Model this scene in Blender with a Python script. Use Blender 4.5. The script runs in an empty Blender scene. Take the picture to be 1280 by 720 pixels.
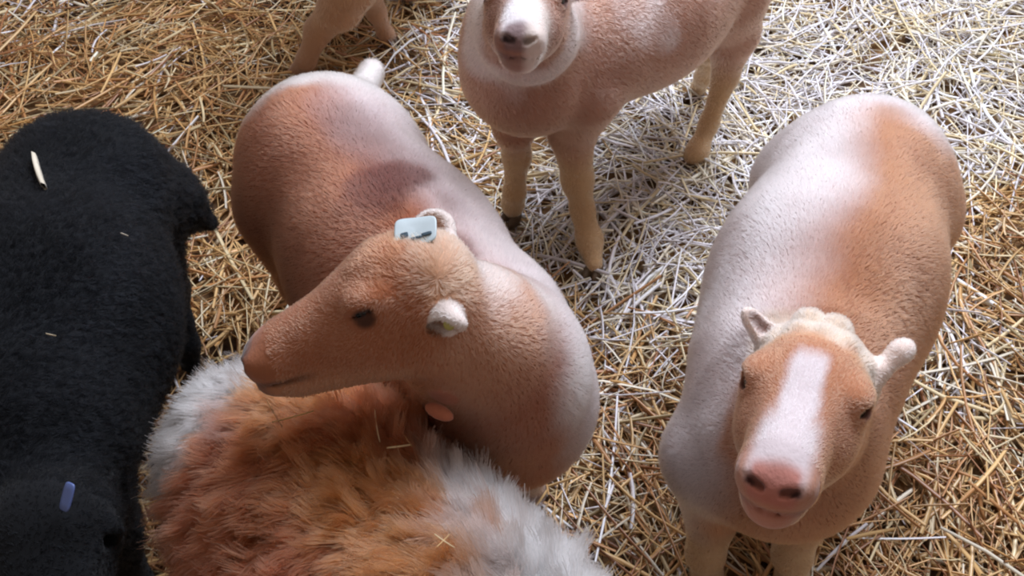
import bpy, math, random
import numpy as np
from mathutils import Vector
from mathutils.bvhtree import BVHTree

# ---------------------------------------------------------------- camera, world, light, exposure
SC = bpy.context.scene
COL = SC.collection
H_CAM = 1.65
TILT = math.radians(50)
FPX = 1108.0
cam_data = bpy.data.cameras.new('camera')
cam_data.sensor_width = 36.0
cam_data.lens = 36.0 * FPX / 1280.0
cam = bpy.data.objects.new('camera', cam_data)
COL.objects.link(cam)
cam.location = (0, 0, H_CAM)
cam.rotation_euler = (math.radians(90) - TILT, 0, 0)
cam_data.clip_start = 0.02
SC.camera = cam

SC.view_settings.view_transform = 'Standard'
SC.view_settings.look = 'None'
SC.view_settings.gamma = 1.0
SC.view_settings.use_curve_mapping = False
SC.view_settings.exposure = 0.0
SC.cycles.max_bounces = 6
SC.cycles.filter_width = 2.2

world = bpy.data.worlds.new('barn_daylight')
SC.world = world
world.use_nodes = True
wn = world.node_tree.nodes
wl = world.node_tree.links
bg = wn['Background']
bg.inputs['Color'].default_value = (1.0, 0.86, 0.78, 1)
bg.inputs['Strength'].default_value = 0.25

def area_light(name, loc, target, sx, sy, power, color):
    d = bpy.data.lights.new(name, 'AREA')
    d.shape = 'RECTANGLE'; d.size = sx; d.size_y = sy
    d.energy = power; d.color = color
    o = bpy.data.objects.new(name, d); COL.objects.link(o)
    o.location = loc
    o.rotation_euler = (Vector(target) - Vector(loc)).to_track_quat('-Z', 'Y').to_euler()
    return o
area_light('doorway_daylight', (1.15, 2.9, 3.3), (0.7, 1.2, 0.2), 2.2, 1.8, 225, (0.80, 0.87, 1.0))
area_light('overhead_fill', (0.2, 1.3, 3.6), (0.1, 1.0, 0.0), 1.4, 1.4, 8, (1.0, 0.93, 0.90))  # added soft overhead fill

# ---------------------------------------------------------------- small maths
ST, CT = math.sin(TILT), math.cos(TILT)
RIGHT = np.array([1.0, 0, 0]); UPS = np.array([0, ST, CT]); FWD = np.array([0, CT, -ST]); CAM = np.array([0, 0, H_CAM])
def at(px, py, z):
    """world point seen at a photo position, at height z"""
    u, v = (px - 640) / FPX, (360 - py) / FPX
    d = FWD + u * RIGHT + v * UPS
    return CAM + d * ((z - H_CAM) / d[2])
def deep(px, py, depth):
    return CAM + depth * (FWD + (px - 640) / FPX * RIGHT + (360 - py) / FPX * UPS)
def axis(rx, uy, tow):
    """world direction from (right, up, towards viewer) components"""
    v = rx * RIGHT + uy * UPS - tow * FWD
    return v / np.linalg.norm(v)
def sight(px, py, rx, uy, tow):
    """like axis(), for an animal standing off to one side of the viewer"""
    t = -nrm(FWD + (px - 640) / FPX * RIGHT + (360 - py) / FPX * UPS)
    r = nrm(np.cross(UPS, t)); u = np.cross(t, r)
    return nrm(rx * r + uy * u + tow * t)
def project(P):
    Q = P - CAM
    dep = Q @ FWD
    dep = np.where(np.abs(dep) < 1e-3, 1e-3, dep)
    return 640 + FPX * (Q @ RIGHT) / dep, 360 - FPX * (Q @ UPS) / dep, dep
def nrm(v):
    v = np.asarray(v, float)
    return v / np.maximum(np.linalg.norm(v, axis=-1, keepdims=True), 1e-9)
def sstep(a, b, x):
    t = np.clip((x - a) / (b - a), 0, 1)
    return t * t * (3 - 2 * t)
def vnoise(P, seed=0):
    P = np.asarray(P, float) + 1000.0
    I = np.floor(P).astype(np.int64); F = P - I
    F = F * F * (3 - 2 * F)
    def h(i, j, k):
        n = (i * 73856093) ^ (j * 19349663) ^ (k * 83492791) ^ (seed * 2654435761 + 12345)
        n = (n ^ (n >> 13)) * 1274126177 & 0x7fffffff
        n = (n ^ (n >> 11)) * 668265263 & 0x7fffffff
        return (n ^ (n >> 15)) % 65536 / 65535.0
    r = 0
    for a in (0, 1):
        for b in (0, 1):
            for c in (0, 1):
                w = (F[..., 0] if a else 1 - F[..., 0]) * (F[..., 1] if b else 1 - F[..., 1]) * (F[..., 2] if c else 1 - F[..., 2])
                r = r + w * h(I[..., 0] + a, I[..., 1] + b, I[..., 2] + c)
    return r
def fbm(P, f, seed=0, n=3):
    s = 0; a = 0.5; t = 0
    for i in range(n):
        s = s + a * vnoise(P * f, seed + i); t += a; a *= .5; f *= 2.03
    return s / t
def lin(r, g, b):
    c = np.array([r, g, b], float) / 255
    return np.where(c <= .04045, c / 12.92, ((c + .055) / 1.055) ** 2.4)
def mix(a, b, t):
    return a * (1 - t[:, None]) + b * t[:, None]

# ---------------------------------------------------------------- implicit body surfaces
class Flesh:
    def __init__(self): self.p = []
    def cone(self, a, b, r1, r2, k=.03, sub=False): self.p.append(('c', np.array(a, float), np.array(b, float), r1, r2, k, sub)); return self
    def chain(self, pts, k=.03):
        for (a, ra), (b, rb) in zip(pts[:-1], pts[1:]): self.cone(a, b, ra, rb, k)
    def ell(self, c, ax, rad, k=.03, sub=False): self.p.append(('e', np.array(c, float), np.array(ax, float), np.array(rad, float), 0, k, sub)); return self
    def ball(self, c, r, k=.03, sub=False): return self.ell(c, np.eye(3), (r, r, r), k, sub)
    def mesh(self, h):
        lo = np.full(3, 1e9); hi = np.full(3, -1e9)
        bb = []
        for q in self.p:
            if q[0] == 'c':
                m = max(q[3], q[4]); l = np.minimum(q[1], q[2]) - m; u = np.maximum(q[1], q[2]) + m
            else:
                e = np.sqrt(((q[2] * q[3][:, None]) ** 2).sum(0)); l = q[1] - e; u = q[1] + e
            bb.append((l, u))
            if not q[6]: lo = np.minimum(lo, l); hi = np.maximum(hi, u)
        lo -= 4 * h; hi += 4 * h
        n = np.ceil((hi - lo) / h).astype(int) + 1
        D = np.full(n, 1.0, np.float32)
        for q, (l, u) in zip(self.p, bb):
            k = q[5]
            i0 = np.clip(((l - k - 2 * h - lo) / h).astype(int), 0, n - 1); i1 = np.clip(((u + k + 2 * h - lo) / h).astype(int) + 2, 1, n)
            if (i1 <= i0).any(): continue
            g = [(lo[d] + h * np.arange(i0[d], i1[d])).astype(np.float32) for d in range(3)]
            X = g[0][:, None, None]; Y = g[1][None, :, None]; Z = g[2][None, None, :]
            if q[0] == 'c':
                a, b, r1, r2 = q[1:5]; ab = b - a; L2 = max(ab @ ab, 1e-9)
                t = np.clip(((X - a[0]) * ab[0] + (Y - a[1]) * ab[1] + (Z - a[2]) * ab[2]) / L2, 0, 1)
                d = np.sqrt((X - a[0] - t * ab[0]) ** 2 + (Y - a[1] - t * ab[1]) ** 2 + (Z - a[2] - t * ab[2]) ** 2) - (r1 + (r2 - r1) * t)
            else:
                c, ax, rad = q[1:4]
                s = 0; s2 = 0
                for j in range(3):
                    w = (X - c[0]) * ax[j][0] + (Y - c[1]) * ax[j][1] + (Z - c[2]) * ax[j][2]
                    s = s + (w / rad[j]) ** 2; s2 = s2 + (w / rad[j] ** 2) ** 2
                k0 = np.sqrt(s); k1 = np.sqrt(s2)
                d = k0 * (k0 - 1) / np.maximum(k1, 1e-6)
            sl = tuple(slice(i0[j], i1[j]) for j in range(3))
            V = D[sl]; d = d.astype(np.float32)
            if q[6]:
                d = -d
                hh = np.clip(.5 - .5 * (V - d) / k, 0, 1)
                D[sl] = V * (1 - hh) + d * hh + k * hh * (1 - hh)
            else:
                hh = np.clip(.5 + .5 * (V - d) / k, 0, 1)
                D[sl] = V * (1 - hh) + d * hh - k * hh * (1 - hh)
        return surface_nets(D, lo, h)

def surface_nets(D, lo, h):
    S = D < 0
    cnt = np.zeros(tuple(np.array(D.shape) - 1), np.int8)
    nx, ny, nz = cnt.shape
    for a in (0, 1):
        for b in (0, 1):
            for c in (0, 1):
                cnt += S[a:a + nx, b:b + ny, c:c + nz]
    act = (cnt > 0) & (cnt < 8)
    I = np.argwhere(act)
    idx = np.full(cnt.shape, -1, np.int32)
    idx[act] = np.arange(len(I))
    acc = np.zeros((len(I), 3)); num = np.zeros(len(I))
    corners = [(a, b, c) for a in (0, 1) for b in (0, 1) for c in (0, 1)]
    for i, p in enumerate(corners):
        for q in corners[i + 1:]:
            if sum(abs(x - y) for x, y in zip(p, q)) != 1: continue
            dp = D[I[:, 0] + p[0], I[:, 1] + p[1], I[:, 2] + p[2]]; dq = D[I[:, 0] + q[0], I[:, 1] + q[1], I[:, 2] + q[2]]
            m = (dp < 0) != (dq < 0)
            t = np.where(m, dp / np.where(m, dp - dq, 1), 0)
            pos = np.array(p)[None] + t[:, None] * (np.array(q) - np.array(p))[None]
            acc += pos * m[:, None]; num += m
    V = lo + h * (I + acc / num[:, None])
    faces = []
    for ax in range(3):
        o1, o2 = [d for d in range(3) if d != ax]
        A = S[tuple(slice(0, -1) if d == ax else slice(1, -1) for d in range(3))]
        B = S[tuple(slice(1, None) if d == ax else slice(1, -1) for d in range(3))]
        for flip in (0, 1):
            E = np.argwhere((A & ~B) if not flip else (~A & B))
            if not len(E): continue
            base = E.copy(); base[:, o1] += 1; base[:, o2] += 1
            def cell(d1, d2):
                c = base.copy(); c[:, o1] -= d1; c[:, o2] -= d2
                return idx[c[:, 0], c[:, 1], c[:, 2]]
            Q = np.stack([cell(1, 1), cell(0, 1), cell(0, 0), cell(1, 0)], 1)
            if bool(flip) != (ax == 1): Q = Q[:, ::-1]
            faces.append(Q)
    F = np.concatenate(faces)
    F = F[(F >= 0).all(1)]
    return V, F

# ---------------------------------------------------------------- object helpers
def raw_mesh(name, V, F, mat, smooth=True, colors=None):
    me = bpy.data.meshes.new(name)
    V = np.asarray(V, np.float32); F = np.asarray(F, np.int32)
    k = F.shape[1]
    me.vertices.add(len(V)); me.vertices.foreach_set('co', V.ravel())
    me.loops.add(F.size); me.loops.foreach_set('vertex_index', F.ravel())
    me.polygons.add(len(F)); me.polygons.foreach_set('loop_start', np.arange(0, F.size, k, dtype=np.int32))
    me.update(calc_edges=True)
    me.polygons.foreach_set('use_smooth', np.full(len(F), smooth))
    if colors is not None:
        ca = me.color_attributes.new('coat', 'FLOAT_COLOR', 'POINT')
        ca.data.foreach_set('color', np.concatenate([colors, np.ones((len(V), 1))], 1).astype(np.float32).ravel())
    me.materials.append(mat)
    return me
def link(name, data, origin=(0, 0, 0), parent=None):
    o = bpy.data.objects.new(name, data); COL.objects.link(o)
    if parent is not None: o.parent = parent
    else: o.location = origin
    return o
def tag(o, label=None, cat=None, group=None, kind=None):
    if label: o['label'] = label
    if cat: o['category'] = cat
    if group: o['group'] = group
    if kind: o['kind'] = kind
    return o
def thing(name, loc, label, cat, group=None):
    o = bpy.data.objects.new(name, None); COL.objects.link(o); o.location = loc
    o.empty_display_size = .1
    return tag(o, label, cat, group)

def new_mat(name):
    m = bpy.data.materials.new(name); m.use_nodes = True
    return m, m.node_tree.nodes, m.node_tree.links, m.node_tree.nodes['Principled BSDF']
def simple_mat(name, col, rough=.6, spec=.5, coat=0):
    m, n, l, b = new_mat(name)
    tx = n.new('ShaderNodeTexNoise'); tx.inputs['Scale'].default_value = 60
    rp = n.new('ShaderNodeValToRGB')
    rp.color_ramp.elements[0].color = (*[c * .82 for c in col], 1); rp.color_ramp.elements[1].color = (*[min(1, c * 1.15) for c in col], 1)
    l.new(tx.outputs['Fac'], rp.inputs['Fac']); l.new(rp.outputs['Color'], b.inputs['Base Color'])
    b.inputs['Roughness'].default_value = rough
    b.inputs['Specular IOR Level'].default_value = spec
    b.inputs['Coat Weight'].default_value = coat
    return m
def coat_mat(name, sheen=.25, rough=.9):
    m, n, l, b = new_mat(name)
    a = n.new('ShaderNodeAttribute'); a.attribute_name = 'coat'
    l.new(a.outputs['Color'], b.inputs['Base Color'])
    b.inputs['Roughness'].default_value = rough
    b.inputs['Specular IOR Level'].default_value = .2
    b.inputs['Sheen Weight'].default_value = sheen
    tx = n.new('ShaderNodeTexNoise'); tx.inputs['Scale'].default_value = 140; tx.inputs['Detail'].default_value = 4
    bp = n.new('ShaderNodeBump'); bp.inputs['Strength'].default_value = .35; bp.inputs['Distance'].default_value = .004
    l.new(tx.outputs['Fac'], bp.inputs['Height']); l.new(bp.outputs['Normal'], b.inputs['Normal'])
    return m
def hair_mat(name, rough=.45, dull=False):
    m = bpy.data.materials.new(name); m.use_nodes = True
    n = m.node_tree.nodes; l = m.node_tree.links
    n.remove(n['Principled BSDF'])
    h = n.new('ShaderNodeBsdfHairPrincipled'); h.parametrization = 'COLOR'
    h.inputs['Roughness'].default_value = rough; h.inputs['Radial Roughness'].default_value = .6
    a = n.new('ShaderNodeAttribute'); a.attribute_name = 'coat'
    l.new(a.outputs['Color'], h.inputs['Color'])
    if dull:
        h.inputs['IOR'].default_value = 1.2
    l.new(h.outputs['BSDF'], n['Material Output'].inputs['Surface'])
    return m
M_SKIN = coat_mat('shorn_fleece')
M_HAIR = hair_mat('wool_fibre', .5)
M_HAIR_BLACK = hair_mat('black_wool_fibre', .6, True)
M_BLACK = coat_mat('black_fleece', sheen=.05)
M_HOOF = simple_mat('hoof_horn', lin(92, 72, 52), .5)
M_EYE = simple_mat('eye_dark', (.012, .008, .006), .16, .4, .2)
M_TAGBLUE = simple_mat('pale_blue_plastic', lin(196, 208, 212), .4)
M_TAGYEL = simple_mat('yellow_green_plastic', lin(176, 165, 90), .4)
M_TAGDARKBLUE = simple_mat('blue_plastic', lin(92, 108, 160), .4)
M_INK = simple_mat('ink', lin(60, 78, 90), .6)

# ---------------------------------------------------------------- head, shared proportions
class Head:
    def __init__(self, c, F, U, s=1.0):
        self.c = np.array(c, float); self.F = nrm(F); self.U = nrm(U - self.F * (np.dot(U, self.F))); self.R = np.cross(self.F, self.U); self.s = s
    @classmethod
    def by_nose(cls, nose, F, U, s=1.0):
        F = nrm(F); U = nrm(U - F * np.dot(U, F))
        return cls(np.array(nose) - s * (.198 * F - .028 * U), F, U, s)
    def w(self, r, f, u): return self.c + self.s * (r * self.R + f * self.F + u * self.U)
    capf = .02
    def loc(self, P):
        Q = (P - self.c) / self.s
        return Q @ self.R, Q @ self.F, Q @ self.U
    def build(self, fl, slit=(.006, .006), ears=(), cap=1.0):
        s = self.s; w = self.w; A = np.array([self.R, self.F, self.U])
        fl.ell(w(0, -.012, .0), A, np.array([.062, .07, .062]) * s, .03 * s)
        if cap: fl.ell(w(0, -.03, .035), A, np.array([.05, .045, .035]) * s, .03 * s)
        fl.ell(w(0, .035, .006), A, np.array([.061, .052, .046]) * s, .03 * s)
        fl.cone(w(0, .03, .016), w(0, .145, -.018), .042 * s, .030 * s, .03 * s)
        fl.cone(w(0, .04, -.02), w(0, .155, -.035), .046 * s, .032 * s, .03 * s)
        fl.ell(w(0, .168, -.034), A, np.array([.036, .036, .031]) * s, .018 * s)
        for q in (-1, 1):
            fl.cone(w(q * .026, -.01, -.052), w(q * .008, .14, -.064), .036 * s, .019 * s, .025 * s)
            fl.ell(w(q * .034, .045, -.03), A, np.array([.028, .05, .034]) * s, .02 * s)
            fl.ell(w(q * .050, .042, .026), A, np.array([.017, .024, .013]) * s, .018 * s)
            fl.ell(w(q * .019, .183, -.026), A, np.array([.015, .018, .013]) * s, .010 * s)
        fl.ell(w(0, .166, -.064), A, np.array([.024, .028, .017]) * s, .012 * s)
        for (q, base, tip, opn, wid) in ears:
            b = np.array(base); t = np.array(tip); d = nrm(t - b); L = np.linalg.norm(t - b)
            o = nrm(opn - d * np.dot(opn, d)); sd = np.cross(d, o); E = np.array([d, sd, o])
            fl.cone(b - d * .015, b + d * L * .25, .019, .014, .02)
            fl.ell(b + d * L * .52, E, (L * .5, wid, .0125), .012)
            fl.ell(b + d * L * .52 + o * .014, E, (L * .40, wid * .74, .0115), .005, sub=True)
        for q, sl in zip((-1, 1), slit):
            e = self.eye(q)
            fl.ball(e, .0185 * s, .012 * s)
            out = nrm(q * self.R * .9 + self.F * .25 + self.U * .2)
            f2 = nrm(self.F - self.U * .15 - out * np.dot(self.F - self.U * .15, out)); u2 = np.cross(out, f2)
            fl.ell(e + out * .016 * s, np.array([f2, u2, out]), (.015 * s, sl * s, .012 * s), .003, sub=True)
        for q in (-1, 1):
            e1 = nrm(self.R * q * .85 + self.U * .5 - self.F * .35); e3 = nrm(self.U - e1 * np.dot(self.U, e1) - self.F * .1); e2 = np.cross(e3, e1)
            fl.ell(w(q * .016, .200, -.028), np.array([e1, e2, e3]), np.array([.0105, .012, .0042]) * s, .004, sub=True)
            fl.cone(w(q * .002, .200, -.054), w(q * .026, .170, -.056), .0016 * s, .0024 * s, .004, sub=True)
            fl.cone(w(q * .026, .170, -.056), w(q * .040, .128, -.050), .0024 * s, .002 * s, .005, sub=True)
            fl.cone(w(0, .205, -.034), w(0, .203, -.052), .0015 * s, .0012 * s, .004, sub=True)
    def eye(self, q): return self.w(q * .0465, .047, .012)
    def add_eyes(self, root, which=(-1, 1)):
        for q in which:
            u, v = [], []
            n, m = 20, 12
            V = [(math.sin(math.pi * i / m) * math.cos(2 * math.pi * j / n), math.sin(math.pi * i / m) * math.sin(2 * math.pi * j / n), math.cos(math.pi * i / m)) for i in range(m + 1) for j in range(n)]
            F = [(i * n + j, i * n + (j + 1) % n, (i + 1) * n + (j + 1) % n, (i + 1) * n + j) for i in range(m) for j in range(n)]
            V = np.array(V) * .0160 * self.s + self.eye(q) - np.array(root.location)
            o = link('eye', raw_mesh('eye', V, F, M_EYE), parent=root)
            tag(o, 'dark eye')
    def face_colors(self, P, C, base, cream, blaze, nose, lipdark, capw=.85):
        r, f, u = self.loc(P); ar = np.abs(r)
        n = fbm(P, 40, 5)
        near = (np.sqrt(r * r + (f - .06) ** 2 + u * u) < .22)
        face = near * sstep(-.06, .0, f + (n - .5) * .04) * sstep(.095, .075, ar) * sstep(-.125, -.10, u)
        C = mix(C, base, face)
        # pale woolly cap
        cap = near * sstep(self.capf, self.capf - .03, f + (n - .5) * .03) * sstep(-.02, .02, u) * sstep(-.10, -.07, f) * sstep(.085, .065, ar)
        C = mix(C, cream, cap * capw)
        ch = near * sstep(-.035, -.07, u + (n - .5) * .02) * sstep(.0, .05, f) * sstep(.07, .05, ar) * sstep(-.12, -.095, u)
        C = mix(C, base * .55 + cream * .45, ch * .6)
        if blaze is not None:
            b = near * sstep(.025, .013, ar + (n - .5) * .010) * sstep(.035, .065, f + (n - .5) * .02) * sstep(-.035, -.012, u)
            b = np.maximum(b, near * sstep(.036, .02, ar) * sstep(.10, .15, f) * sstep(-.04, -.015, u))
            C = mix(C, blaze, b * .95)
        ns = near * sstep(.180, .196, f + (n - .5) * .01) * sstep(-.05, -.04, u) * sstep(.028, .018, ar)
        C = mix(C, nose, ns * .9)
        lp = near * sstep(.007, .002, np.abs(u + .056 - ar * .08)) * sstep(.11, .14, f)
        C = mix(C, lipdark, lp * .55)
        C = mix(C, nose * .7 + base * .3, near * sstep(.17, .19, f) * sstep(-.050, -.056, u) * sstep(.03, .02, ar) * .6)
        for q in (-1, 1):
            nd = np.linalg.norm((P - self.w(q * .016, .199, -.028)) @ np.array([self.R * .7, self.F, self.U * 1.6]).T, axis=1)
            C = mix(C, lipdark * .4, sstep(.011, .006, nd))
            ed = np.linalg.norm(P - (self.eye(q) + self.R * q * .014), axis=1)
            C = mix(C, lipdark * .45, sstep(.017, .010, ed) * .85)
        return C

def ear_inner(P, N, ears, C, col):
    for (q, base, tip, opn, wid) in ears:
        b = np.array(base); t = np.array(tip); d = nrm(t - b); L = np.linalg.norm(t - b); o = nrm(opn - d * np.dot(opn, d)); sd = np.cross(d, o)
        Q = P - b - d * L * .5
        m = sstep(1.0, .7, np.sqrt((Q @ d / (L * .48)) ** 2 + (Q @ sd / (wid * .8)) ** 2)) * (np.abs(Q @ o) < .02) * (N @ o > .3)
        C = mix(C, col, m * .8)
    return C
def ear_zone(P, ears, pad=.006):
    m = np.zeros(len(P))
    for (q, base, tip, opn, wid) in ears:
        b = np.array(base); t = np.array(tip); d = t - b; L2 = d @ d
        k = np.clip((P - b) @ d / L2, 0, 1)
        m = np.maximum(m, (np.linalg.norm(P - b - k[:, None] * d, axis=1) < wid + pad) * sstep(-.02, .12, k))
    return m

# ---------------------------------------------------------------- fleece strands
def face_geo(V, F):
    a, b, c, d = V[F[:, 0]], V[F[:, 1]], V[F[:, 2]], V[F[:, 3]]
    n = np.cross(c - a, d - b)
    ar = np.linalg.norm(n, axis=1) * .5
    return (a + b + c + d) / 4, n / np.maximum(ar[:, None] * 2, 1e-9), ar
def vertex_normals(V, F):
    _, n, ar = face_geo(V, F)
    N = np.zeros_like(V)
    for k in range(4): np.add.at(N, F[:, k], n * ar[:, None])
    return nrm(N)
def strands(root, name, V, F, N, count, length, colour, groom, lift=.32, jitter=.30, rad=.00038, clump=0, clump_size=.02, wave=.0, seed=1, pts=5, droop=0, fibre=None):
    rs = np.random.RandomState(seed)
    cen, fn, ar = face_geo(V, F)
    px, py, dep = project(cen)
    w = ar * (px > -160) * (px < 1440) * (py > -200) * (py < 880) * (dep > .1) * (length(cen) > .0012)
    facing = ((CAM - cen) * fn).sum(1)
    w = w * np.where(facing < -.15, .25, 1.0)
    w = w / w.sum()
    fi = rs.choice(len(F), count, p=w)
    uv = rs.rand(count, 2)
    q = F[fi]
    top = V[q[:, 0]] * (1 - uv[:, :1]) + V[q[:, 1]] * uv[:, :1]; bot = V[q[:, 3]] * (1 - uv[:, :1]) + V[q[:, 2]] * uv[:, :1]
    P = top * (1 - uv[:, 1:]) + bot * uv[:, 1:]
    n = nrm((N[q[:, 0]] + N[q[:, 1]] + N[q[:, 2]] + N[q[:, 3]]))
    L = length(P) * (.65 + .6 * rs.rand(count))
    g = groom(P, n)
    g = g - n * (g * n).sum(1, keepdims=True)
    flow = np.stack([fbm(P, 9, 31), fbm(P, 9, 37), fbm(P, 9, 41)], 1) - .5
    d = nrm(n * lift + nrm(g) * (1 - lift) + flow * jitter * 2 + (rs.rand(count, 3) - .5) * jitter)
    d = nrm(d + n * np.maximum(0, .15 - (d * n).sum(1))[:, None])
    T = np.linspace(0, 1, pts)
    if clump:
        cs = clump_size
        cell = np.floor(P / cs)
        best = np.full(count, 1e9); bc = P.copy(); bid = np.zeros(count)
        for a in (-1, 0, 1):
            for b in (-1, 0, 1):
                for c in (-1, 0, 1):
                    cc = cell + [a, b, c]
                    j = np.stack([vnoise(cc * 1.0 + .5 * 0, 61 + k) for k in range(3)], 1)
                    fp = (cc + j) * cs
                    dd = np.linalg.norm(P - fp, axis=1)
                    m = dd < best
                    best[m] = dd[m]; bc[m] = fp[m]; bid[m] = j[m, 0]
        off = bc - P; off -= n * (off * n).sum(1, keepdims=True)
        cj = np.stack([vnoise(bc * 211 + 7, 71 + k) for k in range(3)], 1) - .5
    pos = np.zeros((count, pts, 3))
    ph = rs.rand(count) * 6.28
    side = nrm(np.cross(n, d) + 1e-4)
    for i, t in enumerate(T):
        p = P + d * (L * t)[:, None]
        if clump:
            p = p + off * (clump * t ** .8) + cj * (L * t * t * 1.1)[:, None]
        if wave:
            pp = bid * 40 if clump else ph
            p = p + side * (np.sin(t * 8 + pp) * wave * L * t)[:, None] + d * (np.cos(t * 8 + pp) * wave * .5 * L * t)[:, None]
        p[:, 2] -= droop * L * t * t
        pos[:, i] = p
    col = colour(P, n, T)                      # (count, pts, 3)
    col = col * (.86 + .28 * rs.rand(count))[:, None, None]
    cu = bpy.data.hair_curves.new(name)
    cu.add_curves([pts] * count)
    o0 = np.array(root.location)
    cu.attributes['position'].data.foreach_set('vector', (pos - o0).astype(np.float32).ravel())
    ra = cu.attributes.get('radius') or cu.attributes.new('radius', 'FLOAT', 'POINT')
    rr = rad * (1 - .65 * T)[None] * (.8 + .4 * rs.rand(count))[:, None]
    ra.data.foreach_set('value', rr.astype(np.float32).ravel())
    ca = cu.attributes.new('coat', 'FLOAT_COLOR', 'POINT')
    ca.data.foreach_set('color', np.concatenate([np.clip(col, .0008, .95), np.ones((count, pts, 1))], 2).astype(np.float32).ravel())
    cu.materials.append(fibre or M_HAIR)
    return link(name, cu, parent=root)

# ---------------------------------------------------------------- legs and hooves
def leg(fl, pts, k=.025):
    fl.chain([(p, r) for p, r in pts], k)
def front_leg(fl, hip, foot, fwd, hooves, thick=1.0):
    hip = np.array(hip); foot = np.array([foot[0], foot[1], 0.0]); fwd = np.array([fwd[0], fwd[1], 0.0])
    el = hip * .72 + (foot + [0, 0, .02]) * .28 - fwd * .01
    kn = hip * .36 + foot * .64 + fwd * .014; fe = hip * .10 + foot * .90 + [0, 0, .02]
    leg(fl, [(hip, .085 * thick), (el, .052 * thick), (kn, .029 * thick), (kn * .4 + fe * .6, .0205 * thick), (fe, .0235 * thick), (foot + [0, 0, .045] + fwd * .012, .021 * thick)])
    hooves.append((foot, fwd))
def hind_leg(fl, hip, foot, fwd, hooves, thick=1.0, hock=None):
    hip = np.array(hip); foot = np.array([foot[0], foot[1], 0.0]); fwd = np.array([fwd[0], fwd[1], 0.0])
    st = hip * .68 + foot * .32 + fwd * .05 ; hk = (hip * .42 + foot * .58 - fwd * .055) if hock is None else np.array(hock)
    fe = foot + [0, 0, .085] - fwd * .012
    leg(fl, [(hip, .105 * thick), (st, .068 * thick), (hk, .030 * thick), (hk * .4 + fe * .6, .0215 * thick), (fe, .024 * thick), (foot + [0, 0, .045] + fwd * .01, .021 * thick)])
    hooves.append((foot, fwd))
def add_hooves(root, hooves):
    for foot, fwd in hooves:
        f = nrm(fwd); s = np.cross([0, 0, 1], f); A = np.array([s, f, [0, 0, 1]])
        h = Flesh()
        for q in (-1, 1):
            h.ell(foot + s * q * .012 + f * .012 + [0, 0, .022], A, (.0125, .030, .020), .002)
            h.ell(foot + s * q * .011 + f * .002 + [0, 0, .034], A, (.012, .020, .018), .006)
            h.ball(foot + s * q * .012 - f * .026 + [0, 0, .052], .007, .004)
        h.ell(foot + [0, 0, -.012] + f * .01, A, (.05, .06, .016), .003, sub=True)
        V, F = h.mesh(.0032)
        link('hoof', raw_mesh('hoof', V - np.array(root.location), F, M_HOOF), parent=root)

def strip_mesh(centre, ax, ay, az, w, h, t, round_=.3, bend=0.0, hole=False):
    """rounded thin plate with real thickness, bent about its ax axis"""
    n = 28; V = []; F = []
    ring = []
    for i in range(n):
        a = 2 * math.pi * i / n; c, s = math.cos(a), math.sin(a)
        e = 2 / (2 + 4 * (1 - round_))
        ring.append((w / 2 * math.copysign(abs(c) ** e, c), h / 2 * math.copysign(abs(s) ** e, s)))
    for z in (-t / 2, t / 2):
        for rr in (1.0, .93, .5, .0001):
            for x, y in ring:
                X, Y = x * rr, y * rr
                Z = z * (1 if rr < .95 else .5) + bend * (X / (w / 2)) ** 2 * w
                V.append(centre + ax * X + ay * Y + az * Z)
    for side in (0, 4):
        for k in range(3):
            for i in range(n):
                j = (i + 1) % n; a = (side + k) * n; b = a + n
                q = (a + i, a + j, b + j, b + i)
                F.append(q if side else q[::-1])
    for i in range(n):
        j = (i + 1) % n
        F.append((i, j, 4 * n + j, 4 * n + i))
    return np.array(V), np.array(F)
def plate(name, root, centre, ax, ay, w, h, t, mat, **k):
    ax = nrm(ax); ay = nrm(ay - ax * np.dot(ay, ax)); az = np.cross(ax, ay)
    V, F = strip_mesh(np.array(centre), ax, ay, az, w, h, t, **k)
    par = root; o0 = np.array((0, 0, 0.0))
    r = root
    while r is not None: o0 = o0 + np.array(r.location); r = r.parent
    return link(name, raw_mesh(name, V - o0, F, mat), parent=root)

# ================================================================ structure: barn floor
def ground_h(x, y):
    P = np.stack([x, y, np.zeros_like(x)], -1)
    return .032 + (fbm(P, 2.2, 9) - .5) * .07 + (fbm(P, 7, 19) - .5) * .03
gx = np.linspace(-3.2, 3.4, 220); gy = np.linspace(-1.6, 5.2, 220)
GX, GY = np.meshgrid(gx, gy, indexing='ij')
GZ = ground_h(GX, GY) - .035
idx = np.arange(220 * 220).reshape(220, 220)
GF = np.stack([idx[:-1, :-1], idx[1:, :-1], idx[1:, 1:], idx[:-1, 1:]], -1).reshape(-1, 4)
m, n, l, b = new_mat('trodden_straw_litter')
tx = n.new('ShaderNodeTexNoise'); tx.inputs['Scale'].default_value = 14; tx.inputs['Detail'].default_value = 8
rp = n.new('ShaderNodeValToRGB')
rp.color_ramp.elements[0].position = .35; rp.color_ramp.elements[0].color = (*lin(70, 48, 32), 1)
rp.color_ramp.elements[1].position = .7; rp.color_ramp.elements[1].color = (*lin(150, 112, 68), 1)
l.new(tx.outputs['Fac'], rp.inputs['Fac']); l.new(rp.outputs['Color'], b.inputs['Base Color'])
b.inputs['Roughness'].default_value = .95
bp = n.new('ShaderNodeBump'); bp.inputs['Distance'].default_value = .02; l.new(tx.outputs['Fac'], bp.inputs['Height']); l.new(bp.outputs['Normal'], b.inputs['Normal'])
fl = link('floor', raw_mesh('floor', np.stack([GX, GY, GZ], -1).reshape(-1, 3), GF, m))
tag(fl, kind='structure')

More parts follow.
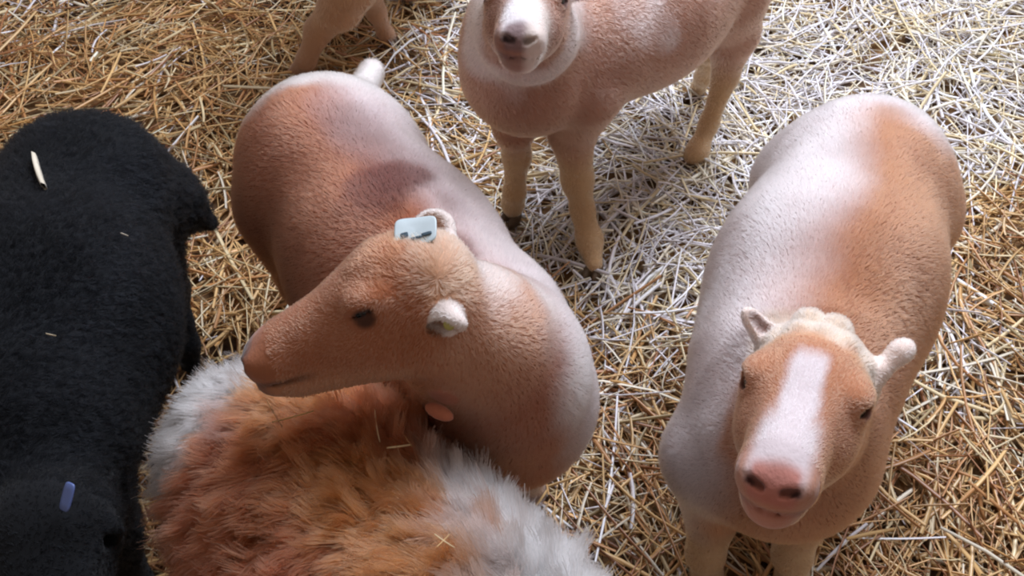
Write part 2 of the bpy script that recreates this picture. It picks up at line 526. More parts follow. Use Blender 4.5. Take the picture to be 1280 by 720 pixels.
# ---------------------------------------------------------------- straw
m, n, l, b = new_mat('straw')
a = n.new('ShaderNodeAttribute'); a.attribute_name = 'coat'
l.new(a.outputs['Color'], b.inputs['Base Color'])
b.inputs['Roughness'].default_value = .38
b.inputs['Specular IOR Level'].default_value = .75
b.inputs['Sheen Weight'].default_value = .1
M_STRAW = m
PAL = np.array([lin(216, 176, 118), lin(204, 156, 96), lin(232, 210, 166), lin(186, 132, 80), lin(238, 226, 204), lin(176, 154, 112), lin(158, 104, 62), lin(212, 192, 156), lin(238, 232, 236)])
def straw_arrays(P, ang, tilt, L, W, bend, seed, colidx=None, flat=.42):
    rs = np.random.RandomState(seed); n = len(P); S = 4; K = 5
    d = np.stack([np.cos(ang) * np.cos(tilt), np.sin(ang) * np.cos(tilt), np.sin(tilt)], 1)
    s = np.stack([-np.sin(ang), np.cos(ang), np.zeros(n)], 1)
    roll = rs.rand(n) * 3.14
    u = np.cross(d, s); u = u * np.sign(u[:, 2:3] + 1e-9)
    s2 = s * np.cos(roll)[:, None] + u * np.sin(roll)[:, None]; u2 = -s * np.sin(roll)[:, None] + u * np.cos(roll)[:, None]
    T = np.linspace(-.5, .5, S + 1)
    V = np.zeros((n, S + 1, K, 3))
    kink = rs.rand(n)
    for i, t in enumerate(T):
        c = P + d * (L * t)[:, None] + s * (bend[:, 0] * L * (t * t - .08))[:, None] + np.array([0, 0, 1]) * (bend[:, 1] * L * (t * t - .08))[:, None]
        wt = (1.0 if 0 < i < S else .8)
        for k in range(K):
            a = 2 * math.pi * k / K
            V[:, i, k] = c + s2 * (W * wt * .5 * math.cos(a))[:, None] + u2 * (W * wt * .5 * flat * math.sin(a))[:, None]
    base = (np.arange(n) * (S + 1) * K)[:, None, None, None]
    F = np.zeros((S, K, 4), int)
    for i in range(S):
        for k in range(K):
            F[i, k] = (i * K + k, i * K + (k + 1) % K, (i + 1) * K + (k + 1) % K, (i + 1) * K + k)
    F = (base + F[None]).reshape(-1, 4)
    if colidx is None: colidx = rs.choice(len(PAL), n, p=[.24, .2, .16, .12, .09, .08, .05, .04, .02])
    C = PAL[colidx] * (.8 + .35 * rs.rand(n))[:, None]
    C = np.repeat(C, (S + 1) * K, 0)
    C = C * (.9 + .2 * rs.rand(n * (S + 1)).repeat(K))[:, None]
    return V.reshape(-1, 3), F, np.clip(C, 0, .92)
rs = np.random.RandomState(4)
NS = 36000
y = -.3 + rs.rand(NS) ** 1.0 * 4.3
x = (rs.rand(NS) - .5) * 2 * (1.25 + .42 * np.clip(y, 0, 4))
lay = rs.rand(NS)
P = np.stack([x, y, ground_h(x, y) - .03 + lay * .05], 1)
flow = fbm(np.stack([x, y, x * 0], 1), 1.6, 77, 2) * 9
ang = flow + rs.randn(NS) * .85
L = np.clip(np.exp(rs.randn(NS) * .55 + math.log(.15)), .03, .42)
W = .0040 + .0070 * rs.rand(NS) ** 1.8
tilt = rs.randn(NS) * .16 * np.clip(.14 / L, .4, 1.6)
bend = rs.randn(NS, 2) * np.array([.22, .12])
# bleached stalks, with daylight put into their colour doorway-side and under the standing sheep; fresher golden ones elsewhere
bleach_lit = fbm(np.stack([x, y, x * 0], 1), 1.3, 15, 2) + .22 * (np.minimum(x, 1.0) - .0) + .16 * (y - 1.2) + .30 * np.exp(-(((x - .45) / .55) ** 2 + ((y - 1.65) / .5) ** 2))
ci = np.where(rs.rand(NS) < sstep(.45, .8, bleach_lit), rs.choice([2, 4, 8, 4, 8, 8], NS), rs.choice(len(PAL), NS, p=[.28, .22, .10, .18, .04, .06, .08, .03, .01]))
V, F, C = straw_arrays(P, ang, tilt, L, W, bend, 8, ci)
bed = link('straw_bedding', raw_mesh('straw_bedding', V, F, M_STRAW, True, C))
tag(bed, 'loose golden and bleached straw bedding strewn over the whole barn floor', 'straw', kind='stuff')

def single_straw(P0, P1, W, label, colour, sag=.0, name='straw_stalk', group=None):
    P0 = np.array(P0); P1 = np.array(P1); c = (P0 + P1) / 2; d = P1 - P0; L = np.linalg.norm(d)
    V, F, C = straw_arrays(np.zeros((1, 3)), np.array([math.atan2(d[1], d[0])]), np.array([math.asin(d[2] / L)]), np.array([L]), np.array([W]), np.array([[.05, sag]]), 3, np.array([colour]))
    o = link(name, raw_mesh(name, V, F, M_STRAW, True, C), origin=c)
    return tag(o, label, 'straw', group)

# ================================================================ animals
def sheep(label, origin, fl, h, coat, mat, count, length, groom, eyes=None, hooves=(), name='sheep', **kw):
    root = thing(name, origin, label, 'sheep')
    V, F = fl.mesh(h)
    N = vertex_normals(V, F)
    if (N * (V - V.mean(0))).sum() < 0: F = F[:, ::-1]; N = -N
    C = coat(V, N)
    body = link('body', raw_mesh('body', V - np.array(origin), F, mat, True, np.clip(C, .002, .95)), parent=root)
    if eyes is not None: eyes.add_eyes(root)
    add_hooves(root, hooves)
    tipmul = kw.pop('tip', None)
    def hc(P, n, T):
        c = coat(P, n)
        c = np.repeat(c[:, None], len(T), 1)
        if tipmul is not None: c = tipmul(P, n, T, c)
        return c
    strands(root, 'wool', V, F, N, count, length, hc, groom, **kw)
    return root, V, F, N

def body_coords(A, B):
    A = np.array(A); B = np.array(B); d = B - A; L = np.linalg.norm(d); d = d / L; s = nrm(np.cross(d, [0, 0, 1]))
    up = np.cross(s, d)
    return lambda P: ((P - A) @ d / L, (P - A) @ s, (P - A) @ up)

# ---- 1. rust sheep in the middle, resting its head
def centre_sheep():
    fl = Flesh(); hv = []
    rump = at(415, 213, .53); mid = at(497, 328, .53); sh = at(588, 438, .54); ch = at(633, 497, .52)
    d = nrm((sh - rump) * [1, 1, 0]); s = np.cross([0, 0, 1], d)
    fl.chain([(rump, .155), (mid, .165), (sh, .150), (ch, .128)], .05)
    fl.ell(mid - [0, 0, .03], np.array([s, d, [0, 0, 1]]), (.172, .26, .175), .05)
    fl.ell(rump - d * .02, np.array([s, d, [0, 0, 1]]), (.158, .15, .16), .05)
    for q in (-1, 1): fl.ell(rump + s * q * .085 + d * .02 - [0, 0, .05], np.eye(3), (.085, .1, .13), .05)
    hd = Head.by_nose(deep(308, 450, 1.01), axis(-.955, -.24, .10), axis(-.22, .90, .36), .97); hd.capf = -.005
    # neck
    n1 = deep(575, 440, 1.12); n2 = deep(635, 500, 1.22)
    fl.chain([(hd.w(0, -.02, -.012), .064), (deep(560, 405, 1.075), .072), (deep(595, 425, 1.13), .088), (deep(628, 470, 1.24), .112), (ch, .125)], .04)
    fl.cone(deep(618, 440, 1.22), sh, .10, .13, .05)
    ears = [(-1, deep(532, 384, .985), deep(582, 408, .955), nrm(axis(-.30, -.93, .30)), .0155),
            (1, deep(540, 320, 1.04), deep(542, 262, 1.05), nrm(axis(-.30, -.1, .9)), .029)]
    hd.build(fl, (.0024, .0024), ears)
    fl.ball(hd.w(0, .012, .040), .030, .03)
    # rounded brow tufts
    fl.ell(hd.w(-.018, .022, .052), np.array([hd.R, hd.F, hd.U]), (.012, .03, .010), .012)
    # little pink throat wattle
    fl.ell(deep(549, 515, 1.045), np.array([axis(.85, -.4, .1), axis(.4, .85, 0), -FWD]), (.019, .009, .009), .008)
    # tail flicked up behind the rump
    t0 = rump - d * .12 + [.02, 0, .06]; t1 = at(464, 90, .50)
    fl.chain([(t0, .034), (at(448, 120, .53), .028), (t1, .026)], .02)
    for q in (-1, 1):
        hind_leg(fl, rump + s * q * .085 - [0, 0, .05], (rump + s * q * .10 - d * .04)[:2], d, hv)
        front_leg(fl, sh * .7 + ch * .3 + s * q * .055 - [0, 0, .08], (sh * .5 + ch * .5 + s * q * .075 + [.015, .015, 0])[:2], d, hv, .92)
    bc = body_coords(rump, sh)
    rust = lin(142, 80, 56); tan = lin(176, 124, 96); cream = lin(222, 208, 202); face = lin(156, 96, 66); lit_flank = lin(196, 178, 178); dk = lin(78, 42, 36)
    napes = [(deep(600, 352, 1.07), .08), (deep(640, 405, 1.15), .09), (deep(690, 470, 1.2), .09)]
    mottle_folds = [(at(474, 244, .695), .075), (at(505, 226, .695), .055), (at(566, 322, .69), .06), (at(615, 380, .66), .05), (at(632, 402, .64), .045)]  # dark coat mottle, plus shade of skin folds put into the colour
    def coat(P, N):
        a, lt, up = bc(P)
        n = fbm(P, 7, 3); n2 = fbm(P, 22, 4)
        C = np.tile(rust, (len(P), 1))
        lt = -lt
        C = mix(C, lit_flank, sstep(-.02, .09, lt + (n - .5) * .10) * .8)  # right flank: cool daylight put into the coat colour
        C = mix(C, cream, sstep(-.02, -.22, a - lt * .8 + (n2 - .5) * .16) * .9)  # rump crest: light from behind painted in as cream
        C = mix(C, dk, sstep(.50, .62, n) * sstep(-.06, .0, lt) * sstep(.13, .05, lt) * .7 * sstep(.0, .2, a) * sstep(1.25, 1.0, a))
        for q, rr in mottle_folds:
            C = mix(C, dk, sstep(rr, rr * .45, np.linalg.norm(P - q, axis=1) + (n2 - .5) * .06) * .8)
        C = C * (.86 + .28 * n2)[:, None]
        nape = sum(sstep(rr, rr * .3, np.linalg.norm(P - q, axis=1) + (n2 - .5) * .05) for q, rr in napes)
        r, f, u = hd.loc(P); near = np.sqrt(r * r + f * f + u * u) < .34
        nk = near * sstep(.22, .10, np.sqrt(r * r + (f * .8) ** 2 + u * u))
        C = mix(C, tan * .6 + face * .4, nk)
        C = mix(C, cream, np.clip(nape, 0, 1) * .6)
        ridge = near * sstep(.02, .05, u + (n2 - .5) * .03) * sstep(.0, -.03, f)
        C = mix(C, cream, ridge * .2)
        C = hd.face_colors(P, C, face, lin(214, 172, 136), None, lin(66, 36, 28), lin(60, 32, 24), .35)
        C = mix(C, cream, ear_zone(P, ears) * .9)
        C = ear_inner(P, N, ears, C, lin(150, 100, 60))
        wat = sstep(.032, .024, np.linalg.norm(P - deep(549, 515, 1.045), axis=1))
        C = mix(C, lin(176, 106, 80), wat)
        return C
    def length(P):
        r, f, u = hd.loc(P); near = np.sqrt(r * r + (f - .04) ** 2 + u * u)
        L = .005 + .003 * sstep(.12, .3, near)
        L = np.where((near < .17) & (f > .03), .0028, L)
        L = np.where((near < .25) & (f > .165), .0011, L)
        for q in (-1, 1): L = np.where(np.linalg.norm(P - hd.eye(q), axis=1) < .024, .001, L)
        cap = (near < .15) & (f < .0) & (u > .02)
        L = np.where(cap, .007, L)
        L = np.where(ear_zone(P, ears) > .2, .003, L)
        L = np.where(P[:, 2] < .25, .004, L)
        L = np.where(np.linalg.norm(P - deep(549, 515, 1.045), axis=1) < .028, .001, L)
        return L
    def groom(P, n):
        return -np.tile(d, (len(P), 1)) * .6 + np.array([0, 0, -.7])
    root, V, F, N = sheep('shorn rust-brown sheep with sleepy eye resting its head on the shaggy sheep', (mid[0], mid[1], 0), fl, .0036, coat, M_SKIN, 330000, length, groom, hd, hv, seed=11)
    # tags
    tA = deep(520, 289, .985)
    t = plate('ear_tag', root, tA, axis(.98, .1, .1), axis(-.08, .86, -.5), .048, .036, .0022, M_TAGBLUE, round_=.35, bend=.06); tag(t, 'pale blue plastic ear tag')
    for dx, dy, w_, h_ in ((-.013, -.006, .009, .007), (.012, -.007, .012, .004), (.0, -.011, .014, .003)):
        plate('printed_mark', t, tA + axis(1, .1, .1) * dx + axis(-.08, .86, -.5) * dy + axis(0, .5, .86) * .0035, axis(.95, .25, .1), axis(-.08, .86, -.5), w_, h_, .0012, M_INK)
    tB = deep(562, 404, .955)
    t = plate('ear_tag', root, tB, axis(.9, -.3, .1), axis(.2, .9, .25), .013, .016, .003, M_TAGYEL, round_=.9); tag(t, 'yellow-green button tag in the near ear')
    return root, V, F

# ---- 2. right sheep looking up
def right_sheep():
    fl = Flesh(); hv = []
    rump = at(1076, 226, .53); mid = at(1030, 350, .53); sh = at(990, 470, .52); ch = at(974, 552, .49)
    d = nrm((sh - rump) * [1, 1, 0]); s = np.cross([0, 0, 1], d); A = np.array([s, d, [0, 0, 1]])
    fl.chain([(rump, .153), (mid, .163), (sh, .145), (ch, .125)], .05)
    fl.ell(mid - [0, 0, .03], A, (.178, .27, .175), .05)
    for q in (-1, 1): fl.ell(rump + s * q * .085 + d * .02 - [0, 0, .05], np.eye(3), (.088, .1, .13), .05)
    fl.ell(ch - [0, 0, .02], A, (.136, .11, .145), .05)
    hd = Head.by_nose(deep(966, 609, .95), sight(968, 609, -.15, -.40, .90), sight(968, 609, .20, .88, .4), 1.17)
    fl.chain([(hd.w(0, -.03, -.02), .066), (hd.w(0, -.085, -.055), .082), (sh * .5 + ch * .5 + [0, 0, .05], .125)], .045)
    fl.chain([(hd.w(0, -.03, -.05), .06), (ch, .12)], .05)
    # head of R: +R is the animal's right = left of photo
    qL = -1 if np.dot(hd.R, RIGHT) > 0 else 1
    eb = [hd.w(qL * .052, -.035, .035), hd.w(-qL * .058, -.03, .02)]
    ears = [(qL, eb[0], deep(930, 386, project(eb[0])[2] - .01), nrm(axis(.55, -.2, .7)), .0150),
            (-qL, eb[1], deep(1138, 430, project(eb[1])[2] - .01), nrm(axis(.35, -.85, -.1)), .0165)]
    hd.build(fl, (.0105, .006) if np.dot(hd.R, RIGHT) > 0 else (.006, .0105), ears)
    fl.ball(deep(1127, 438, project(eb[1])[2] - .01), .0135, .015)
    # woolly poll lumps
    for r_, f_, u_, q_ in ((-.046, -.018, .040, .017), (-.026, -.012, .056, .019), (-.002, -.008, .062, .018), (.022, -.012, .058, .019), (.043, -.02, .044, .017), (-.012, -.035, .066, .022), (.016, -.04, .066, .021)):
        fl.ball(hd.w(r_, f_, u_), q_, .007)
    for q in (-1, 1):
        hind_leg(fl, rump + s * q * .085 - [0, 0, .05], (rump + s * q * .10 - d * .04)[:2], d, hv)
    front_leg(fl, ch + RIGHT * -.085 - [0, 0, .05], at(880, 735, 0)[:2], d, hv)
    front_leg(fl, ch + RIGHT * .055 - [0, 0, .05], at(985, 738, 0)[:2], d, hv)
    bc = body_coords(rump, ch)
    tan = lin(150, 96, 68); grey = lin(200, 184, 184); cream = lin(220, 196, 174); face = lin(168, 108, 76)
    def coat(P, N):
        a, lt, up = bc(P)                      # lt > 0 : towards photo left? resolved below
        lx = (P - rump) @ RIGHT - a * ((ch - rump) @ RIGHT)
        n = fbm(P, 6, 23); n2 = fbm(P, 20, 24)
        C = np.tile(tan, (len(P), 1))
        C = mix(C, grey, sstep(-.01, -.10, lx + (n - .5) * .12) * .85)  # left flank greyed, daylight on that side painted into the coat
        C = mix(C, grey, sstep(.02, -.14, a + (n - .5) * .25) * .95)  # rump top: light from above and behind put into the colour
        C = C * (.88 + .24 * n2)[:, None]
        r, f, u = hd.loc(P)
        C = hd.face_colors(P, C, face, cream, lin(206, 192, 194), lin(170, 102, 86), lin(96, 46, 38))
        C = mix(C, lin(238, 216, 206), ear_zone(P, ears) * .95)
        C = ear_inner(P, N, ears, C, lin(120, 84, 76))
        C = mix(C, lin(188, 150, 112), sstep(.3, .2, P[:, 2]))
        return C
    def length(P):
        r, f, u = hd.loc(P); near = np.sqrt(r * r + (f - .04) ** 2 + u * u)
        L = .005 + .003 * sstep(.12, .3, near)
        L = np.where((near < .17) & (f > .02), .003, L)
        L = np.where((near < .25) & (f > .17), .0011, L)
        for q in (-1, 1): L = np.where(np.linalg.norm(P - hd.eye(q), axis=1) < .024, .001, L)
        L = np.where((near < .15) & (f < .02) & (u > .0), .007, L)
        L = np.where(ear_zone(P, ears) > .2, .0035, L)
        L = np.where(P[:, 2] < .25, .004, L)
        return L
    def groom(P, n): return -np.tile(d, (len(P), 1)) * .6 + np.array([0, 0, -.7])
    return sheep('shorn tan sheep with a white blaze looking up, pale ears spread', (mid[0], mid[1], 0), fl, .0036, coat, M_SKIN, 330000, length, groom, hd, hv, seed=12)

# ---- 3. standing sheep at the top
def top_sheep():
    fl = Flesh(); hv = []
    ch = np.array([.035, 1.50, .565]); mid = np.array([.28, 1.72, .58]); rump = np.array([.46, 1.90, .58])
    d = nrm((ch - rump) * [1, 1, 0]); s = np.cross([0, 0, 1], d); A = np.array([s, d, [0, 0, 1]])
    fl.chain([(ch, .142), (ch * .5 + mid * .5, .155), (mid, .168), (rump, .15)], .05)
    fl.ell(mid - [0, 0, .02], A, (.165, .24, .175), .05)
    for q in (-1, 1): fl.ell(rump + s * q * .07 + d * .02 - [0, 0, .04], np.eye(3), (.08, .09, .13), .05)
    hd = Head.by_nose(deep(649, 50, 1.30), axis(-.06, -.42, .9), axis(.06, .9, .42), 1.0)
    fl.chain([(hd.w(0, -.03, -.02), .06), (hd.w(0, -.09, -.06), .08), (ch + [0, .02, .08], .12)], .05)
    ears = [(-1, hd.w(-.05, -.04, .02), hd.w(-.13, -.06, .03), nrm(hd.F), .021), (1, hd.w(.05, -.04, .02), hd.w(.13, -.06, .03), nrm(hd.F), .021)]
    hd.build(fl, (.007, .007), ears)
    kn = at(722, 225, .20); f1 = at(741, 345, 0)
    leg(fl, [(ch + [.12, -.02, -.05], .075), (at(715, 165, .34), .050), (kn, .034), (at(728, 262, .12), .026), (at(737, 300, .07), .029), (f1 + [0, 0, .045], .021)])
    hv.append((f1, nrm([-.35, -.9, 0])))
    f2 = at(641, 278, 0)
    leg(fl, [(ch + [-.06, .06, -.05], .075), (at(643, 160, .36), .042), (at(646, 195, .24), .030), (at(643, 240, .12), .024), (f2 + [0, 0, .07], .024), (f2 + [0, 0, .045], .021)])
    hv.append((f2, nrm([-.5, -.85, 0])))
    f3 = at(862, 213, 0); hk = at(907, 95, .26)
    leg(fl, [(rump + [.03, -.07, -.06], .10), (at(915, 40, .40), .062), (hk, .031), (at(886, 155, .13), .022), (at(872, 188, .075), .026), (f3 + [0, 0, .045], .022)])
    hv.append((f3, nrm([-.7, -.7, 0])))
    f4 = at(868, 128, 0)
    leg(fl, [(rump + [-.03, .08, -.06], .10), (rump + [-.03, .12, -.2], .06), (at(888, 62, .25), .030), (at(880, 95, .12), .022), (f4 + [0, 0, .045], .022)])
    hv.append((f4, nrm([-.7, -.7, 0])))
    pk = lin(172, 122, 100); face = lin(150, 100, 78)
    def coat(P, N):
        n = fbm(P, 6, 33); n2 = fbm(P, 18, 34)
        C = np.tile(pk, (len(P), 1))
        C = mix(C, lin(222, 204, 200), sstep(.55, .72, n + (P[:, 2] - .62) * 1.2) * .7)  # paler upper back, overhead light painted into the coat
        C = C * (.88 + .22 * n2)[:, None]
        C = hd.face_colors(P, C, face, lin(226, 206, 190), lin(226, 218, 220), lin(124, 98, 98), lin(86, 54, 54), .1)
        r, f, u = hd.loc(P)
        near = (np.abs(r) < .1) & (np.abs(f - .1) < .15) & (np.abs(u) < .1)
        C = mix(C, lin(222, 206, 196), near * sstep(.0, .02, r * (1 if hd.R[0] > 0 else -1) + (n2 - .5) * .01) * sstep(.08, .13, f) * .8)
        C = mix(C, lin(204, 166, 124), sstep(.36, .22, P[:, 2]))
        return C
    def length(P):
        r, f, u = hd.loc(P); near = np.sqrt(r * r + (f - .04) ** 2 + u * u)
        L = np.full(len(P), .007)
        L = np.where((near < .2) & (f > .0), .003, L)
        L = np.where((near < .25) & (f > .175), .0011, L)
        L = np.where(P[:, 2] < .32, .004, L)
        return L
    def groom(P, n): return -np.tile(d, (len(P), 1)) * .6 + np.array([0, 0, -.7])
    return sheep('shorn pinkish-tan sheep standing behind the others, white muzzle, four legs in view', (mid[0], mid[1], 0), fl, .0042, coat, M_SKIN, 180000, length, groom, hd, hv, seed=13)

# ---- 4. shaggy sheep in front
def shaggy_sheep():
    fl = Flesh(); hv = []
    A0 = at(416, 658, .56); dv = nrm([.60, -.80, 0]); B = A0 + dv * .24; Cc = A0 + dv * .52
    s = np.cross([0, 0, 1], dv); A = np.array([s, dv, [0, 0, 1]])
    fl.chain([(A0 - [0, 0, .01], .160), (B, .175), (Cc, .16)], .06)
    fl.ell(B - [0, 0, .03], A, (.18, .30, .175), .06)
    fl.ball(at(345, 580, .55), .128, .08)
    # head and neck beyond the lower edge, looking away
    hd = Head(Cc + dv * .30 + [0, 0, .14], dv - np.array([0, 0, .35]), np.array([0, 0, 1.0]) + dv * .3, 1.05)
    fl.chain([(Cc, .15), (Cc + dv * .18 + [0, 0, .08], .105), (hd.w(0, -.02, -.02), .066)], .05)
    ears = [(-1, hd.w(-.05, -.04, .02), hd.w(-.14, -.05, .0), nrm(hd.F), .022), (1, hd.w(.05, -.04, .02), hd.w(.14, -.05, .0), nrm(hd.F), .022)]
    hd.build(fl, (.007, .007), ears)
    for q in (-1, 1):
        hind_leg(fl, A0 + s * q * .06 - [0, 0, .07], (A0 + s * q * .08 + dv * .02)[:2], dv, hv, .9)
        front_leg(fl, Cc + s * q * .08 - [0, 0, .08], (Cc + s * q * .09)[:2], dv, hv)
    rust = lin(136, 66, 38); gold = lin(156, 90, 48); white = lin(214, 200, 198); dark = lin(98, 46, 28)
    pa = at(570, 560, .72); pb = at(655, 730, .74); pale_l = at(225, 440, .62)
    def coat(P, N):
        px, py, _ = project(P)
        lt = (P - A0) @ s; al = (P - A0) @ dv
        n = fbm(P, 9, 43); n2 = fbm(P, 26, 44)
        C = np.tile(rust, (len(P), 1))
        C = mix(C, gold, sstep(.42, .62, n) * .75 * sstep(-.16, .0, lt))
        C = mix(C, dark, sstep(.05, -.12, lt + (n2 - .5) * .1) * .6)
        # pale wool: band along the far flank, and a pale collar over the near rump corner
        e = (pb - pa)[:2]; e = e / np.linalg.norm(e)
        sd = (P[:, 0] - pa[0]) * e[1] * -1 + (P[:, 1] - pa[1]) * e[0]
        fl_ = sstep(-.03, .05, sd + (n - .5) * .10 + (n2 - .5) * .10)
        C = mix(C, white, fl_ * .9)
        w2 = sstep(.23, .17, np.linalg.norm((P - pale_l) * [1, 1, .6], axis=1) + (n - .5) * .08 + (n2 - .5) * .07)
        C = mix(C, white, w2 * .9)
        return C
    def length(P):
        L = np.full(len(P), .046)
        r, f, u = hd.loc(P)
        L = np.where(np.sqrt(r * r + f * f + u * u) < .2, .005, L)
        L = np.where(P[:, 2] < .34, .015, L)
        return np.where(P[:, 2] < .22, .004, L)
    def tip(P, n, T, c):
        t = (T[None, :, None]) ** 2
        tipc = np.clip(c * 1.08 + .005, 0, .9)
        return c * (1 - t) + tipc * t
    def groom(P, n): return nrm(dv * -.15 + s * -.5 + np.array([0, 0, -.4]))[None] * np.ones((len(P), 1))
    return sheep('shaggy unshorn sheep with rust and white wool, another sheep\'s head on its back', (B[0], B[1], 0), fl, .0046, coat, M_SKIN, 380000, length, groom, hd, hv,
                 seed=14, lift=.24, jitter=.30, rad=.00055, clump=.50, clump_size=.011, wave=.08, pts=7, tip=tip)

# ---- 5. black sheep on the left
def black_sheep():
    fl = Flesh(); hv = []
    rump = at(104, 238, .52); mid = at(52, 400, .53); sh = at(14, 545, .53); ch = at(-2, 610, .50)
    d = nrm((sh - rump) * [1, 1, 0]); s = np.cross([0, 0, 1], d); A = np.array([s, d, [0, 0, 1]])
    fl.chain([(rump, .138), (mid, .185), (sh, .165), (ch, .14)], .05)
    fl.ell(mid - [0, 0, .03], A, (.195, .27, .18), .05)
    # thigh pushed out sideways above the hind leg
    t1 = at(208, 250, .44); t2 = at(262, 279, .36)
    fl.chain([(rump + [.06, 0, .0], .12), (t1, .060), (t2, .016)], .05)
    hd = Head(at(58, 690, .60), axis(.05, -.9, .3), axis(0, .3, .9), 1.05)
    fl.chain([(ch, .13), (hd.w(0, -.03, -.02), .072)], .05)
    qR = 1 if np.dot(hd.R, RIGHT) > 0 else -1
    ears = [(qR, hd.w(qR * .05, -.035, .01), at(152, 668, .58), nrm(axis(.1, -.8, .4)), .016), (-qR, hd.w(-qR * .05, -.035, .01), hd.w(-qR * .14, -.05, .0), nrm(hd.F), .02)]
    hd.build(fl, (.007, .007), ears)
    for q in (-1, 1):
        hind_leg(fl, rump + s * q * .06 - [0, 0, .05], (rump + s * q * .07 + d * .05)[:2], d, hv)
        front_leg(fl, ch + s * q * .08 - [0, 0, .06], (ch + s * q * .08)[:2], d, hv)
    def coat(P, N):
        n = fbm(P, 25, 53)
        return np.tile(np.array([.0045, .005, .0065]), (len(P), 1)) * (.6 + .8 * n)[:, None]
    def length(P): return np.where(P[:, 2] < .25, .004, np.where(P[:, 1] < at(58, 640, .6)[1], .004, .014))
    def groom(P, n): return -np.tile(d, (len(P), 1)) * .6 + np.array([0, 0, -.7])
    root, V, F, N = sheep('black woolly sheep at the left edge with a scrap of chaff on its back', (mid[0], mid[1], 0), fl, .0046, coat, M_BLACK, 90000, length, groom, hd, hv,
                          fibre=M_HAIR_BLACK, seed=15, clump=.5, clump_size=.010, wave=.2)
    t = plate('ear_tag', root, at(84, 621, .70), axis(.25, .97, 0), axis(.9, -.2, .4), .034, .016, .003, M_TAGDARKBLUE, round_=.4); tag(t, 'small blue ear tag')
    return root, V, F

# ---- 6. sheep beyond, only its legs in the picture
def far_sheep():
    fl = Flesh(); hv = []
    a0 = at(455, -95, .56); b0 = a0 + np.array([.12, .52, .0])
    d = nrm((b0 - a0) * [1, 1, 0])
    fl.chain([(a0 + [0, .05, .03], .15), ((a0 + b0) / 2 + [0, 0, .02], .17), (b0, .15)], .05)
    f1 = at(374, 104, 0); f2 = at(489, 60, 0)
    leg(fl, [(a0 - [0, 0, .06], .10), (at(425, 10, .30), .055), (at(398, 38, .20), .036), (at(383, 75, .10), .026), (f1 + [0, 0, .04], .024)])
    leg(fl, [(a0 + [.04, .05, -.06], .10), (at(458, -15, .28), .045), (at(470, 15, .17), .027), (at(482, 42, .07), .022), (f2 + [0, 0, .04], .022)])
    hv += [(f1, nrm([-.5, -.8, 0])), (f2, nrm([.3, -.9, 0]))]
    for q in (-1, 1): front_leg(fl, b0 + np.array([.08 * q, .03 * q, -.06]), (b0 + np.array([.09 * q, .03 * q, 0]))[:2], d, hv)
    hd = Head(b0 + d * .26 + [0, 0, .2], d - np.array([0, 0, .3]), np.array([0, 0, 1.0]) + d * .3, 1.0)
    fl.chain([(b0, .14), (b0 + d * .14 + [0, 0, .1], .1), (hd.w(0, -.02, -.02), .064)], .05)
    ears = [(-1, hd.w(-.05, -.04, .02), hd.w(-.14, -.05, .0), nrm(hd.F), .022), (1, hd.w(.05, -.04, .02), hd.w(.14, -.05, .0), nrm(hd.F), .022)]
    hd.build(fl, (.007, .007), ears)
    def coat(P, N):
        n = fbm(P, 14, 63)
        C = np.tile(lin(188, 146, 116), (len(P), 1)) * (.85 + .3 * n)[:, None]
        return mix(C, lin(140, 98, 74) * np.ones((len(P), 1)), sstep(.0, -.1, (P[:, 0] - at(400, 60, .1)[0])) * .6)
    def length(P): return np.where(P[:, 2] < .25, .004, .009)
    def groom(P, n): return np.tile(np.array([0, 0, -1.0]), (len(P), 1))
    return sheep('tan sheep seen only by two thin legs at the upper edge of the straw', (a0[0], a0[1], 0), fl, .0046, coat, M_SKIN, 25000, length, groom, hd, hv, seed=16)

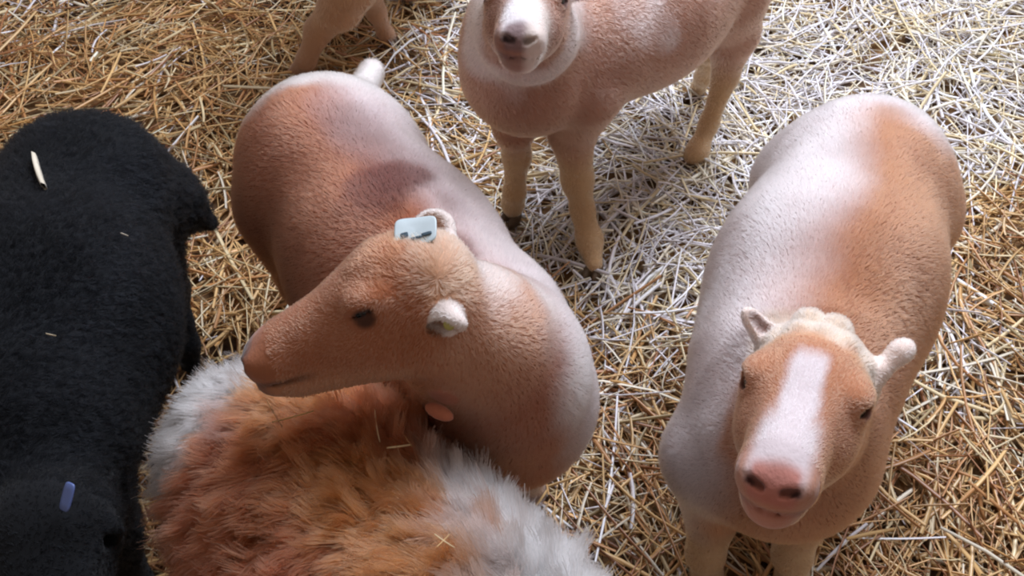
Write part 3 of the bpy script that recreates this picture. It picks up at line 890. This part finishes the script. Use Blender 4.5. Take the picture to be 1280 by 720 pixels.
centre_sheep()
right_sheep()
top_sheep()
_, SV, SF, SN = shaggy_sheep()
_, BV, BF = black_sheep()
far_sheep()

# ---------------------------------------------------------------- chaff and straws lying on fleeces
def on_surface(tree, px, py, off):
    d = FWD + (px - 640) / FPX * RIGHT + (360 - py) / FPX * UPS
    hit = tree.ray_cast(Vector(CAM), Vector(d).normalized())
    if hit[0] is None: return at(px, py, .6)
    return np.array(hit[0]) + nrm(CAM - np.array(hit[0])) * off
shag = BVHTree.FromPolygons([tuple(v) for v in SV], [tuple(int(i) for i in f) for f in SF])
blk = BVHTree.FromPolygons([tuple(v) for v in BV], [tuple(int(i) for i in f) for f in BF])
for (x0, y0, x1, y1, w, c, lab) in (
        (340, 528, 392, 514, .0028, 0, 'longest golden straw lying flat on the shaggy sheep below the muzzle'),
        (333, 500, 352, 533, .0022, 3, 'short brown straw crossing the left end of the long one on rust wool'),
        (468, 512, 474, 552, .0028, 2, 'upright golden straw on the shaggy rust wool under the jaw'),
        (497, 530, 514, 558, .0026, 0, 'upper straw of the bent pair right of the upright straw on rust wool'),
        (484, 560, 514, 556, .0026, 2, 'lower straw of the bent pair right of the upright straw on rust wool'),
        (543, 668, 568, 685, .0022, 2, 'short pale straw on the white wool near the bottom edge'),
        (546, 684, 562, 668, .0020, 0, 'golden straw crossing the short pale one near the bottom edge')):
    single_straw(on_surface(shag, x0, y0, .074), on_surface(shag, x1, y1, .074), w * 1.35, lab, c, group='straws caught in the shaggy wool')
single_straw(on_surface(blk, 42, 194, .020), on_surface(blk, 54, 233, .020), .020, 'broad pale scrap of chaff on the black back', 4, name='chaff_scrap', group='chaff on the black sheep')
single_straw(on_surface(blk, 150, 291, .014), on_surface(blk, 160, 295, .014), .003, 'tiny pale chaff bit on the black flank above the thigh', 4, name='chaff_scrap', group='chaff on the black sheep')
single_straw(on_surface(blk, 57, 417, .014), on_surface(blk, 70, 420, .014), .004, 'tiny grey chaff bit low on the black back', 7, name='chaff_scrap', group='chaff on the black sheep')
